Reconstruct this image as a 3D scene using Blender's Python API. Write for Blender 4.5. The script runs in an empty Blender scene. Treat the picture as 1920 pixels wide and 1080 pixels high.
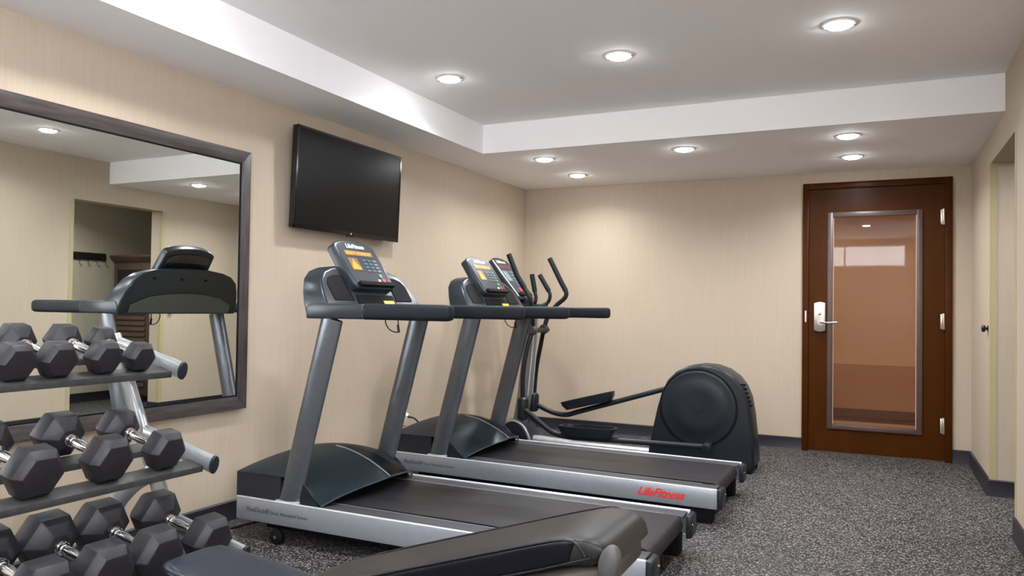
import bpy, bmesh, math, random
from mathutils import Vector, Matrix
random.seed(7)
SC = bpy.context.scene
COL = SC.collection
R = math.radians

# ------------------------------------------------------------------ constants
D, L, RW = 6.632, 3.016, 0.625          # back wall y, left wall -x, right wall x
ZS, ZC = 2.228, 2.437                   # soffit and upper ceiling heights
YB = -2.0                               # wall behind the camera
SOF_X, SOF_Y = -L + 0.413, D - 1.68     # edges of the two soffits

# ------------------------------------------------------------------ materials
def principled(name, color, rough=0.5, metal=0.0, coat=0.0, spec=0.5, emit=None, estr=0.0):
    m = bpy.data.materials.new(name); m.use_nodes = True
    b = m.node_tree.nodes['Principled BSDF']
    b.inputs['Base Color'].default_value = (*color, 1)
    b.inputs['Roughness'].default_value = rough
    b.inputs['Metallic'].default_value = metal
    b.inputs['Coat Weight'].default_value = coat
    b.inputs['Specular IOR Level'].default_value = spec
    if emit:
        b.inputs['Emission Color'].default_value = (*emit, 1)
        b.inputs['Emission Strength'].default_value = estr
    return m

def noise_mat(name, c1, c2, scale=(1, 1, 1), nscale=20, rough=0.5, metal=0.0, lo=0.35, hi=0.65, detail=3, bump=0.0, spec=0.5):
    m = principled(name, c1, rough, metal, spec=spec)
    nt = m.node_tree; b = nt.nodes['Principled BSDF']
    tc = nt.nodes.new('ShaderNodeTexCoord'); mp = nt.nodes.new('ShaderNodeMapping')
    mp.inputs['Scale'].default_value = scale
    n = nt.nodes.new('ShaderNodeTexNoise'); n.inputs['Scale'].default_value = nscale; n.inputs['Detail'].default_value = detail
    r = nt.nodes.new('ShaderNodeValToRGB')
    r.color_ramp.elements[0].position = lo; r.color_ramp.elements[0].color = (*c1, 1)
    r.color_ramp.elements[1].position = hi; r.color_ramp.elements[1].color = (*c2, 1)
    nt.links.new(tc.outputs['Object'], mp.inputs[0]); nt.links.new(mp.outputs[0], n.inputs[0])
    nt.links.new(n.outputs[0], r.inputs[0]); nt.links.new(r.outputs[0], b.inputs['Base Color'])
    if bump:
        bp = nt.nodes.new('ShaderNodeBump'); bp.inputs['Strength'].default_value = bump; bp.inputs['Distance'].default_value = 0.002
        nt.links.new(n.outputs[0], bp.inputs['Height']); nt.links.new(bp.outputs[0], b.inputs['Normal'])
    return m

WALL = noise_mat('wallpaper', (0.458, 0.374, 0.285), (0.497, 0.408, 0.315), (1, 1, 0.02), 150, 0.55, lo=0.30, hi=0.70, detail=5, spec=0.3)
WALL2 = noise_mat('side_room_paint', (0.46, 0.40, 0.30), (0.49, 0.43, 0.33), (1, 1, 0.05), 60, 0.6, spec=0.3)
CEIL = noise_mat('ceiling_paint', (0.955, 0.94, 0.95), (0.96, 0.945, 0.955), (1, 1, 1), 8, 0.8, spec=0.2)
GUARD = principled('olive_vinyl_guard', (0.42, 0.36, 0.20), 0.45)
TAN = noise_mat('tan_hall_wall', (0.52, 0.35, 0.235), (0.55, 0.37, 0.25), (1, 1, 1), 2, 0.6)
TANFLOOR = principled('tan_hall_floor', (0.45, 0.28, 0.17), 0.5)
BASEB = principled('black_rubber_base', (0.020, 0.018, 0.024), 0.38, spec=0.3)
SILVER = noise_mat('silver_paint', (0.35, 0.37, 0.41), (0.375, 0.395, 0.435), (1, 1, 1), 30, 0.33, 0.55)
SILVER2 = noise_mat('bright_silver_paint', (0.50, 0.52, 0.54), (0.55, 0.57, 0.59), (1, 1, 1), 30, 0.3, 0.5)
STEELBLUE = noise_mat('grey_upright_paint', (0.11, 0.117, 0.135), (0.125, 0.132, 0.15), (1, 1, 1), 30, 0.32, 0.65)
COVER = noise_mat('blue_grey_plastic', (0.024, 0.034, 0.043), (0.028, 0.039, 0.049), (1, 1, 1), 200, 0.30, bump=0.05, spec=0.4)
CHAR = noise_mat('charcoal_plastic', (0.011, 0.014, 0.019), (0.014, 0.017, 0.022), (1, 1, 1), 200, 0.36, bump=0.05, spec=0.28)
CONSOLE = noise_mat('console_plastic', (0.018, 0.022, 0.029), (0.021, 0.026, 0.033), (1, 1, 1), 200, 0.30, bump=0.05, spec=0.3)
BLACK = principled('black_plastic', (0.010, 0.010, 0.012), 0.4, spec=0.3)
EDGE = principled('polished_edge_trim', (0.85, 0.87, 0.90), 0.28, 0.3)
MASTGREY = noise_mat('mast_grey_paint', (0.17, 0.175, 0.18), (0.19, 0.195, 0.20), (1, 1, 1), 30, 0.35, 0.4)
SIDEBLACK = principled('charcoal_side_panel', (0.020, 0.020, 0.024), 0.5, spec=.2)
MATBLACK = principled('matt_black', (0.006, 0.006, 0.007), 0.7, spec=0.12)
GRIP = noise_mat('black_grip_rubber', (0.009, 0.011, 0.015), (0.013, 0.015, 0.019), (1, 1, 1), 300, 0.5, bump=0.1, spec=0.15)
BELT = noise_mat('running_belt', (0.012, 0.0112, 0.0135), (0.024, 0.022, 0.026), (1.0, 6, 1), 5, 0.48, lo=0.3, hi=0.75, detail=6, spec=0.22)
FOOTRAIL = noise_mat('ribbed_foot_rail', (0.042, 0.041, 0.045), (0.058, 0.056, 0.060), (3, 80, 1), 6, 0.45, spec=0.25)
RUBBER = noise_mat('dumbbell_rubber', (0.011, 0.010, 0.012), (0.016, 0.0145, 0.017), (1, 1, 1), 120, 0.42, bump=0.15, spec=0.28)
CHROME = principled('chrome', (0.80, 0.80, 0.82), 0.12, 1.0)
SATIN = principled('satin_nickel', (0.62, 0.57, 0.50), 0.32, 0.9)
DOORWOOD = noise_mat('dark_brown_door_paint', (0.052, 0.0135, 0.0012), (0.060, 0.0165, 0.0018), (4, 4, 1), 3, 0.30, spec=0.08)
DOORTRIM = principled('mauve_brown_vision_frame', (0.085, 0.050, 0.042), 0.35)
MFRAME = noise_mat('mirror_frame_wood', (0.035, 0.026, 0.027), (0.085, 0.070, 0.070), (30, 2.5, 30), 2.0, 0.36, lo=0.3, hi=0.75, detail=8, bump=0.1)
MIRROR = principled('mirror_silvering', (0.94, 0.99, 0.965), 0.0, 1.0)
LEATHER = noise_mat('blue_black_vinyl', (0.007, 0.0095, 0.017), (0.010, 0.013, 0.022), (1, 1, 1), 260, 0.34, bump=0.12, spec=0.35)
LEATHER2 = noise_mat('grey_brown_vinyl', (0.0115, 0.0108, 0.0105), (0.015, 0.014, 0.0137), (1, 1, 1), 260, 0.40, bump=0.12, spec=0.22)
BOLSTER = principled('glossy_black_vinyl', (0.003, 0.0035, 0.0055), 0.28, spec=.22)
SHELL = principled('taupe_plastic_shell', (0.055, 0.047, 0.040), 0.4, spec=0.25)
CAPGREY = principled('grey_end_cap', (0.060, 0.058, 0.056), 0.45, spec=0.3)
SCREEN = principled('tv_glass', (0.004, 0.004, 0.004), 0.30, 0.0, spec=0.22)
BEZEL = principled('tv_bezel', (0.006, 0.005, 0.005), 0.15)
ORANGE = principled('orange_led', (0.35, 0.14, 0.01), 0.4, emit=(1.0, 0.42, 0.04), estr=0.55)
ORANGEDK = principled('orange_led_dim', (0.20, 0.10, 0.03), 0.4, emit=(0.9, 0.4, 0.05), estr=0.03)
TEAL = principled('teal_keys', (0.05, 0.12, 0.13), 0.4)
KEYGREY = principled('grey_keys', (0.16, 0.18, 0.20), 0.4)
GREEN = principled('green_key', (0.06, 0.45, 0.17), 0.4)
RED = principled('red_key', (0.55, 0.03, 0.04), 0.4)
WHITE = principled('white_print', (0.85, 0.85, 0.86), 0.5)
REDINK = principled('red_lettering', (0.72, 0.02, 0.015), 0.45)
GREYINK = principled('grey_lettering', (0.07, 0.07, 0.075), 0.5)
YELLOW = principled('yellow_sticker', (0.70, 0.50, 0.08), 0.5)
PLATE = principled('cream_plate', (0.80, 0.72, 0.60), 0.4)
LENS = principled('lamp_lens', (0.9, 0.9, 0.88), 0.5, emit=(.95, 0.98, 1.0), estr=60.0)
LAMPTRIM = principled('lamp_trim', (0.75, 0.74, 0.73), 0.4)
DARKCLIP = principled('lamp_clip', (0.10, 0.10, 0.10), 0.5)
CABINET = noise_mat('dark_cabinet_wood', (0.075, 0.045, 0.030), (0.11, 0.065, 0.045), (20, 20, 2), 3, 0.4)
CABBLACK = principled('cabinet_black_edge', (0.012, 0.008, 0.006), 0.4)

SILVERM = noise_mat('mid_silver_paint', (0.34, 0.36, 0.37), (0.38, 0.40, 0.41), (1, 1, 1), 30, 0.28, 0.6)
DKSTEEL = noise_mat('dark_steel', (.045, .044, .045), (.065, .063, .064), (1, 1, 1), 40, .38, .3)
# rubber floor with pale flecks
FLOOR = principled('speckled_rubber', (0.05, 0.05, 0.05), 0.55)
nt = FLOOR.node_tree; b = nt.nodes['Principled BSDF']; b.inputs['Specular IOR Level'].default_value = 0.2
tc = nt.nodes.new('ShaderNodeTexCoord')
v = nt.nodes.new('ShaderNodeTexVoronoi'); v.inputs['Scale'].default_value = 175; v.inputs['Randomness'].default_value = 1
sep = nt.nodes.new('ShaderNodeSeparateColor')
r1 = nt.nodes.new('ShaderNodeValToRGB'); r1.color_ramp.interpolation = 'CONSTANT'
els = r1.color_ramp.elements
els[0].position = 0.0; els[0].color = (0.012, 0.0115, 0.012, 1)
els[1].position = 0.40; els[1].color = (0.026, 0.0245, 0.0255, 1)
e = els.new(0.66); e.color = (0.085, 0.080, 0.079, 1)
e = els.new(0.83); e.color = (0.23, 0.215, 0.20, 1)
n2 = nt.nodes.new('ShaderNodeTexNoise'); n2.inputs['Scale'].default_value = 35; n2.inputs['Detail'].default_value = 6
mp2 = nt.nodes.new('ShaderNodeMath'); mp2.operation = 'MULTIPLY_ADD'; mp2.inputs[1].default_value = 0.30; mp2.inputs[2].default_value = -0.15
ad = nt.nodes.new('ShaderNodeMath'); ad.operation = 'ADD'
nt.links.new(tc.outputs['Object'], v.inputs['Vector']); nt.links.new(tc.outputs['Object'], n2.inputs['Vector'])
nt.links.new(v.outputs['Color'], sep.inputs[0]); nt.links.new(n2.outputs[0], mp2.inputs[0])
nt.links.new(sep.outputs[0], ad.inputs[0]); nt.links.new(mp2.outputs[0], ad.inputs[1])
nt.links.new(ad.outputs[0], r1.inputs[0]); nt.links.new(r1.outputs[0], b.inputs['Base Color'])

GLASS = bpy.data.materials.new('door_glass'); GLASS.use_nodes = True
nt = GLASS.node_tree; nt.nodes.clear()
out = nt.nodes.new('ShaderNodeOutputMaterial'); mx = nt.nodes.new('ShaderNodeMixShader')
tr = nt.nodes.new('ShaderNodeBsdfTransparent'); tr.inputs[0].default_value = (0.90, 0.84, 0.80, 1)
gl = nt.nodes.new('ShaderNodeBsdfGlossy'); gl.inputs['Roughness'].default_value = 0.02
fr = nt.nodes.new('ShaderNodeFresnel'); fr.inputs[0].default_value = 1.32
nt.links.new(fr.outputs[0], mx.inputs[0]); nt.links.new(tr.outputs[0], mx.inputs[1]); nt.links.new(gl.outputs[0], mx.inputs[2])
nt.links.new(mx.outputs[0], out.inputs[0])

GLASS_CLEAR = bpy.data.materials.new('fill_window_glass'); GLASS_CLEAR.use_nodes = True
nt = GLASS_CLEAR.node_tree; nt.nodes.clear()
out = nt.nodes.new('ShaderNodeOutputMaterial'); mx = nt.nodes.new('ShaderNodeMixShader'); mx.inputs[0].default_value = 0.06
tr = nt.nodes.new('ShaderNodeBsdfTransparent'); gl = nt.nodes.new('ShaderNodeBsdfGlossy'); gl.inputs['Roughness'].default_value = 0.02
nt.links.new(tr.outputs[0], mx.inputs[1]); nt.links.new(gl.outputs[0], mx.inputs[2]); nt.links.new(mx.outputs[0], out.inputs[0])

# ------------------------------------------------------------------ geometry helpers
def bm_box(x0, x1, y0, y1, z0, z1, bm=None):
    bm = bm or bmesh.new()
    vs = [bm.verts.new((x, y, z)) for x in (x0, x1) for y in (y0, y1) for z in (z0, z1)]
    for f in ((0, 1, 3, 2), (4, 6, 7, 5), (0, 4, 5, 1), (2, 3, 7, 6), (0, 2, 6, 4), (1, 5, 7, 3)):
        bm.faces.new([vs[i] for i in f])
    return bm

def bm_prism(pts, a0, a1, fn, bm=None):
    """closed outline pts (p,q) extruded from a0 to a1; fn(p,q,a)->xyz"""
    bm = bm or bmesh.new()
    A = [bm.verts.new(fn(p, q, a0)) for p, q in pts]; B = [bm.verts.new(fn(p, q, a1)) for p, q in pts]
    n = len(pts)
    for i in range(n):
        bm.faces.new((A[i], A[(i + 1) % n], B[(i + 1) % n], B[i]))
    bm.faces.new(A[::-1]); bm.faces.new(B)
    return bm

def bm_loft(rings, cap=True, bm=None, closed=True):
    bm = bm or bmesh.new()
    V = [[bm.verts.new(p) for p in r] for r in rings]
    n = len(rings[0])
    for i in range(len(V) - 1):
        for j in range(n if closed else n - 1):
            bm.faces.new((V[i][j], V[i][(j + 1) % n], V[i + 1][(j + 1) % n], V[i + 1][j]))
    if cap:
        bm.faces.new(V[0][::-1]); bm.faces.new(V[-1])
    return bm

def smooth_path(pts, n=6):
    """Catmull-Rom through pts"""
    P = [Vector(p) for p in pts]
    if len(P) < 3: return P
    out = []
    for i in range(len(P) - 1):
        p0 = P[i - 1] if i else P[0] * 2 - P[1]; p1 = P[i]; p2 = P[i + 1]
        p3 = P[i + 2] if i + 2 < len(P) else P[-1] * 2 - P[-2]
        for k in range(n):
            t = k / n
            out.append(0.5 * ((2 * p1) + (p2 - p0) * t + (2 * p0 - 5 * p1 + 4 * p2 - p3) * t * t + (3 * p1 - p0 - 3 * p2 + p3) * t ** 3))
    out.append(P[-1]); return out

def bm_tube(pts, r, seg=14, r2=None, side=None, smooth=0, bm=None, radii=None):
    """tube along pts; r2/side gives an oval section (r2 along 'side' vector)"""
    P = smooth_path(pts, smooth) if smooth else [Vector(p) for p in pts]
    rings = []; up = None
    for i, p in enumerate(P):
        t = (P[min(i + 1, len(P) - 1)] - P[max(i - 1, 0)]).normalized()
        if side is not None:
            a = Vector(side); a = (a - t * a.dot(t)).normalized()
        else:
            if up is None:
                ref = Vector((0, 0, 1)) if abs(t.z) < 0.9 else Vector((1, 0, 0)); up = ref
            a = (up - t * up.dot(t)).normalized(); up = a
        c = t.cross(a)
        ra = r2 if r2 is not None else r; rc = r
        if radii: ra = rc = radii[min(int(i * len(radii) / len(P)), len(radii) - 1)]
        rings.append([p + a * ra * math.cos(2 * math.pi * k / seg) + c * rc * math.sin(2 * math.pi * k / seg) for k in range(seg)])
    return bm_loft(rings, bm=bm)

def bm_cyl(c0, c1, r, seg=32, r1=None, bm=None):
    c0 = Vector(c0); c1 = Vector(c1); t = (c1 - c0).normalized()
    a = t.orthogonal().normalized(); c = t.cross(a)
    rings = []
    for p, rr in ((c0, r), (c1, r1 if r1 is not None else r)):
        rings.append([p + (a * math.cos(2 * math.pi * k / seg) + c * math.sin(2 * math.pi * k / seg)) * rr for k in range(seg)])
    return bm_loft(rings, bm=bm)

def bm_lathe(prof, origin, axis, seg=32, bm=None):
    """prof list of (distance along axis, radius)"""
    o = Vector(origin); t = Vector(axis).normalized(); a = t.orthogonal().normalized(); c = t.cross(a)
    return bm_loft([[o + t * d + (a * math.cos(2 * math.pi * k / seg) + c * math.sin(2 * math.pi * k / seg)) * max(rr, 1e-4) for k in range(seg)] for d, rr in prof], bm=bm)

def bevel(bm, off, seg=2, ang=30):
    bm.normal_update()
    es = [e for e in bm.edges if len(e.link_faces) == 2 and e.calc_face_angle(0) > R(ang)]
    if es: bmesh.ops.bevel(bm, geom=es, offset=off, segments=seg, affect='EDGES', profile=0.5, clamp_overlap=True)
    return bm

def obj(name, bm, mat, parent=None, bev=0, seg=2, ang=34, origin=None):
    bmesh.ops.recalc_face_normals(bm, faces=bm.faces)
    if bev: bevel(bm, bev, seg)
    bm.normal_update()
    for e in bm.edges:
        e.smooth = not (len(e.link_faces) == 2 and e.calc_face_angle(0) > R(ang))
    for f in bm.faces: f.smooth = True
    if origin is not None:
        bmesh.ops.translate(bm, verts=bm.verts, vec=-Vector(origin))
    me = bpy.data.meshes.new(name); bm.to_mesh(me); bm.free()
    me.materials.append(mat)
    o = bpy.data.objects.new(name, me); COL.objects.link(o)
    if origin is not None: o.location = origin
    if parent: o.parent = parent
    return o

def thing(name, label, cat, loc=(0, 0, 0), rz=0, group=None):
    o = bpy.data.objects.new(name, None); COL.objects.link(o)
    o.empty_display_size = 0.1
    o.location = loc; o.rotation_euler = (0, 0, rz)
    return tag(o, label, cat, group)

def tag(o, label, cat, group=None):
    o['label'] = label; o['category'] = cat
    if group: o['group'] = group
    return o

def struct(name, bm, mat, **k):
    o = obj(name, bm, mat, **k); o['kind'] = 'structure'; return o

def text_obj(name, s, size, mapper, mat, parent, bold=0.0, shear=0.0, space=1.0, depth=0.0012, align='LEFT'):
    """lettering as a mesh; mapper(x, y, d) -> xyz in the parent's frame"""
    cu = bpy.data.curves.new('lettering', 'FONT'); cu.body = s; cu.size = size; cu.shear = shear
    cu.offset = bold; cu.space_character = space; cu.align_x = align; cu.resolution_u = 3
    t = bpy.data.objects.new('lettering', cu); COL.objects.link(t)
    dg = bpy.context.evaluated_depsgraph_get(); dg.update()
    me = bpy.data.meshes.new_from_object(t.evaluated_get(dg))
    bpy.data.objects.remove(t)
    bm = bmesh.new(); bm.from_mesh(me); bpy.data.meshes.remove(me)
    for v_ in bm.verts:
        v_.co = Vector(mapper(v_.co.x, v_.co.y, 0))
    nrm = Vector(mapper(0, 0, 1)) - Vector(mapper(0, 0, 0))
    ext = bmesh.ops.extrude_face_region(bm, geom=list(bm.faces))
    bmesh.ops.translate(bm, verts=[g for g in ext['geom'] if isinstance(g, bmesh.types.BMVert)], vec=nrm * depth)
    return obj(name, bm, mat, parent)

# ------------------------------------------------------------------ room shell
T = 0.12
struct('floor', bm_box(-L - T, 3.2, YB - T, D + 2.2, -0.1, 0), FLOOR)
struct('wall_left', bm_box(-L - T, -L, YB - T, D + T, 0, 2.7), WALL)
# wall with the glazed door, opening x -0.538..0.500, z 0..2.14
bm = bm_box(-L, -0.538, D, D + 0.14, 0, 2.7)
bm_box(0.500, 2.2, D, D + 0.14, 0, 2.7, bm); bm_box(-0.538, 0.500, D, D + 0.14, 2.14, 2.7, bm)
struct('wall_back', bm, WALL)
OY0, OY1, OZ = 4.60, 5.56, 2.045        # opening in the right wall
RT = 0.155
VY0, VY1, VZ0, VZ1 = -1.85, 0.55, 0.85, 2.36      # large unseen window beside and behind the camera, added for fill light
bm = bm_box(RW, RW + RT, YB, VY0, 0, 2.7); bm_box(RW, RW + RT, VY1, OY0, 0, 2.7, bm)
bm_box(RW, RW + RT, VY0, VY1, 0, VZ0, bm); bm_box(RW, RW + RT, VY0, VY1, VZ1, 2.7, bm); bm_box(RW, RW + RT, OY1, D, 0, 2.7, bm); bm_box(RW, RW + RT, OY0, OY1, OZ, 2.7, bm)
struct('wall_right', bm, WALL)
WX0, WX1, WZ0, WZ1 = -2.55, 0.45, 1.93, 2.33  # unseen clerestory behind the camera, added to bring in fill light
bm = bm_box(-L - T, WX0, YB - T, YB, 0, 2.7); bm_box(WX1, RW + RT, YB - T, YB, 0, 2.7, bm)
bm_box(WX0, WX1, YB - T, YB, 0, WZ0, bm); bm_box(WX0, WX1, YB - T, YB, WZ1, 2.7, bm)
struct('wall_front', bm, WALL)
w1 = bpy.data.objects.new('fill_window_1', None); COL.objects.link(w1); w1.location = ((WX0 + WX1) / 2, YB - .06, WZ0); w1['kind'] = 'structure'
hw_, hh_ = (WX1 - WX0) / 2, WZ1 - WZ0
bm = bm_box(-hw_, hw_, -.03, .03, 0, .03); bm_box(-hw_, hw_, -.03, .03, hh_ - .03, hh_, bm)
for k in range(4):
    xx = -hw_ + .015 + (2 * hw_ - .03) * k / 3
    bm_box(xx - .015, xx + .015, -.03, .03, .03, hh_ - .03, bm)
obj('fill_window_frame', bm, CEIL, w1)
obj('fill_window_pane', bm_box(-hw_ + .01, hw_ - .01, -.003, .003, .02, hh_ - .02), GLASS_CLEAR, w1)
struct('ceiling', bm_box(-L - T, RW + RT, YB - T, D + T, ZC, ZC + 0.1), CEIL)
# dropped soffits along the left and back walls: one L-shaped mass
bm = bm_prism([(-L, YB), (SOF_X, YB), (SOF_X, SOF_Y), (RW, SOF_Y), (RW, D), (-L, D)], ZS, ZC, lambda p, q, a: (p, q, a))
struct('ceiling', bm, CEIL)
# baseboards (cove base)
def base(name, x0, y0, x1, y1, nx, ny, h=0.1, t=0.012):
    """from (x0,y0) to (x1,y1); n = direction into the room"""
    prof = [(0, 0), (t + 0.008, 0), (t, 0.014), (t, h - 0.006), (t - 0.006, h), (0, h)]
    d = Vector((x1 - x0, y1 - y0, 0)); ln = d.length; d.normalize()
    struct(name, bm_prism(prof, 0, ln, lambda p, q, a: (x0 + nx * p + d.x * a, y0 + ny * p + d.y * a, q)), BASEB)
base('baseboard_left', -L, YB, -L, D, 1, 0)
base('baseboard_back', -L, D, -0.538, D, 0, -1)
base('baseboard_back', 0.500, D, RW, D, 0, -1)
base('baseboard_right', RW, OY1, RW, D, -1, 0)
base('baseboard_right', RW, YB, RW, OY0, -1, 0)
base('baseboard_opening', RW - 0.012, OY1, RW + RT, OY1, 0, -1)
# olive vinyl guards on the two corners of the opening
def guard(name, y, s):
    bm = bm_box(RW - 0.003, RW + 0.034, y - s * 0.003, y, 0.1, OZ)
    bm_box(RW - 0.003, RW, y, y + s * 0.036, 0.1, OZ, bm)
    struct(name, bm, GUARD)
guard('trim_1', OY1, 1); guard('trim_2', OY0, -1)

w2 = bpy.data.objects.new('fill_window_2', None); COL.objects.link(w2); w2.location = (RW + RT / 2, (VY0 + VY1) / 2, VZ0); w2['kind'] = 'structure'
vh, vz = (VY1 - VY0) / 2, VZ1 - VZ0
bm = bm_box(-.03, .03, -vh, vh, 0, .04); bm_box(-.03, .03, -vh, vh, vz - .04, vz, bm)
for k in range(3):
    yy = -vh + .02 + (2 * vh - .04) * k / 2
    bm_box(-.03, .03, yy - .02, yy + .02, .04, vz - .04, bm)
obj('fill_window_frame', bm, CEIL, w2)
obj('fill_window_pane', bm_box(-.003, .003, -vh + .01, vh - .01, .03, vz - .03), GLASS_CLEAR, w2)

# side room beyond the opening
SX = 2.0
struct('wall_side_room_far', bm_box(SX, SX + 0.1, 3.2, D, 0, 2.7), WALL2)
struct('wall_side_room_near', bm_box(RW + RT, SX, 3.1, 3.2, 0, 2.7), WALL2)
struct('ceiling', bm_box(RW + RT, SX + 0.1, 3.1, D + T, 2.25, 2.35), CEIL)
base('baseboard_side_room', SX, 3.2, SX, D, -1, 0)
base('baseboard_side_room', RW + RT, D, SX, D, 0, -1)
# hallway beyond the door
HY = 8.60
struct('wall_hall', bm_box(-1.9, 1.8, HY, HY + .1, 0, 2.5), TAN)
struct('wall_hall_left', bm_box(-2.0, -1.9, D + 0.14, HY + .1, 0, 2.5), TAN)
struct('wall_hall_right', bm_box(1.8, 1.9, D + 0.14, HY + .1, 0, 2.5), TAN)
struct('ceiling', bm_box(-2.0, 1.9, D + 0.14, HY + .1, 2.4, 2.5), CEIL)
struct('floor_hall', bm_box(-1.9, 1.8, D + 0.14, HY, 0, 0.006), TANFLOOR)
struct('trim_3', bm_box(-1.9, 1.8, HY - .012, HY, 0.13, 0.585), noise_mat('hall_dado', (0.36, 0.215, 0.135), (0.38, 0.23, 0.145), (1, 1, 1), 2, 0.5))
o = bm_box(-1.9, 1.8, HY - .02, HY, 0.0, 0.035); bm_box(-1.9, 1.8, HY - .02, HY, 0.05, 0.085, o); bm_box(-1.9, 1.8, HY - .014, HY, 0.0, 0.135, o)
struct('baseboard_hall', o, principled('hall_base', (0.13, 0.07, 0.045), 0.45))

# ------------------------------------------------------------------ door
d1 = bpy.data.objects.new('door_1', None); COL.objects.link(d1); d1.location = (-0.02, D, 0); d1['kind'] = 'structure'
def DL(x0, x1, y0, y1, z0, z1, bm=None): return bm_box(x0 + 0.02, x1 + 0.02, y0, y1, z0, z1, bm)
fx0, fx1, fz = -0.552, 0.502, 2.142
lx0, lx1, lz = -0.505, 0.452, 2.092
bm = DL(fx0, lx0, -0.022, 0.13, 0, fz); DL(lx1, fx1, -0.022, 0.13, 0, fz, bm); DL(lx0, lx1, -0.022, 0.13, lz, fz, bm)
obj('door_frame', bm, DOORWOOD, d1, bev=0.003)
gx0, gx1, gz0, gz1 = -0.330, 0.268, 0.226, 1.868
bm = DL(lx0 + .003, gx0, -0.006, 0.04, 0.012, lz - .003); DL(gx1, lx1 - .003, -0.006, 0.04, 0.012, lz - .003, bm)
DL(gx0, gx1, -0.006, 0.04, 0.012, gz0, bm); DL(gx0, gx1, -0.006, 0.04, gz1, lz - .003, bm)
obj('door_leaf', bm, DOORWOOD, d1)
w = 0.036
bm = DL(gx0 - w, gx0 + .004, -0.020, 0.0, gz0 - w, gz1 + w); DL(gx1 - .004, gx1 + w, -0.020, 0.0, gz0 - w, gz1 + w, bm)
DL(gx0, gx1, -0.020, 0.0, gz0 - w, gz0 + .004, bm); DL(gx0, gx1, -0.020, 0.0, gz1 - .004, gz1 + w, bm)
obj('vision_frame', bm, DOORTRIM, d1, bev=0.004)
bead = principled('glazing_bead_lit_tan', (.50, .36, .26), .4)  # pale tan paints in the light the bead reflects
for xa in (gx0, gx1 - .010):
    obj('glazing_bead', DL(xa, xa + .010, -0.002, 0.010, gz0, gz1), bead, d1)
obj('glass_pane', DL(gx0, gx1, 0.010, 0.016, gz0, gz1), GLASS, d1)
bm = DL(lx0, lx1, 0.0, 0.10, 0.0, 0.010)
obj('threshold', bm, principled('threshold_bronze', (0.12, 0.08, 0.05), 0.4), d1)
for hz in (1.84, 1.052, 0.272):
    x = 0.462
    bm = bm_cyl((x, -0.026, hz - 0.06), (x, -0.026, hz + 0.06), 0.010, 16)
    DL(x - 0.040, x - 0.020 + 0.01, -0.026, -0.018, hz - 0.055, hz + 0.055, bm)
    obj('hinge', bm, SATIN, d1, bev=0.001)
# lock plate with lever
px0, px1, pz0, pz1 = -0.464 + .02, -0.378 + .02, 0.958, 1.187
pts = [(px0, pz0 + .008)] + [(px0 + (px1 - px0) * k / 8, pz0 + .008 - 0.012 * math.sin(math.pi * k / 8)) for k in range(1, 8)] + [(px1, pz0 + .008)]
pts += [(px1, pz1 - .006)] + [(px1 - (px1 - px0) * k / 8, pz1 - .006 + 0.010 * math.sin(math.pi * k / 8)) for k in range(1, 8)] + [(px0, pz1 - .006)]
lp = obj('lock_plate', bm_prism(pts, -0.030, -0.006, lambda p, q, a: (p, a, q)), SATIN, d1, bev=0.003)
obj('thumb_turn', bm_lathe([(0, .013), (.006, .013), (.007, .008), (.020, .007), (.021, 0)], (-0.401, -0.030, 1.098), (0, -1, 0), 20), CHROME, lp)
lv = obj('lever_handle', bm_tube([(-0.392, -0.030, 1.028), (-0.392, -0.060, 1.028), (-0.375, -0.072, 1.030), (-0.33, -0.073, 1.028), (-0.272, -0.070, 1.032)], 0.009, 16, smooth=5), CHROME, d1)
obj('lever_rose', bm_cyl((-0.392, -0.030, 1.028), (-0.392, -0.040, 1.028), 0.022, 24), SATIN, lv)
obj('strike_plate', DL(-0.532, -0.520, -0.0245, -0.022, 1.03, 1.12), SATIN, d1)

# black knob on the right wall by the opening
o = obj('wall_bumper', bm_lathe([(0, .020), (.004, .020), (.005, .009), (.014, .009), (.016, .020), (.026, .023), (.034, .019), (.038, .0)], (RW, 5.67, 1.022), (-1, 0, 0), 24), BLACK, origin=(RW, 5.67, 1.022))
tag(o, 'small round black bumper on the right wall beside the opening', 'bumper')
# outlet on the back wall
t_ = thing('wall_outlet', 'cream wall outlet on the back wall, half hidden behind the elliptical housing', 'outlet', (-1.005, D, 0.45))
obj('faceplate', bm_box(-.036, .036, -.006, 0, -.058, .058), PLATE, t_, bev=.002)
for s in (-1, 1):
    obj('socket', bm_box(-.016, .016, -.008, -.006, s * .026 - .014, s * .026 + .014), PLATE, t_, bev=.001)
# outlet with plug on left wall feeding the treadmills
t_ = thing('wall_outlet', 'cream wall outlet low on the left wall behind the treadmills', 'outlet', (-L, 4.60, 0.33))
obj('faceplate', bm_box(0, .006, -.036, .036, -.058, .058), PLATE, t_, bev=.002)
for s in (-1, 1):
    obj('socket', bm_box(.006, .008, -.016, .016, s * .026 - .014, s * .026 + .014), PLATE, t_, bev=.001)

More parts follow.
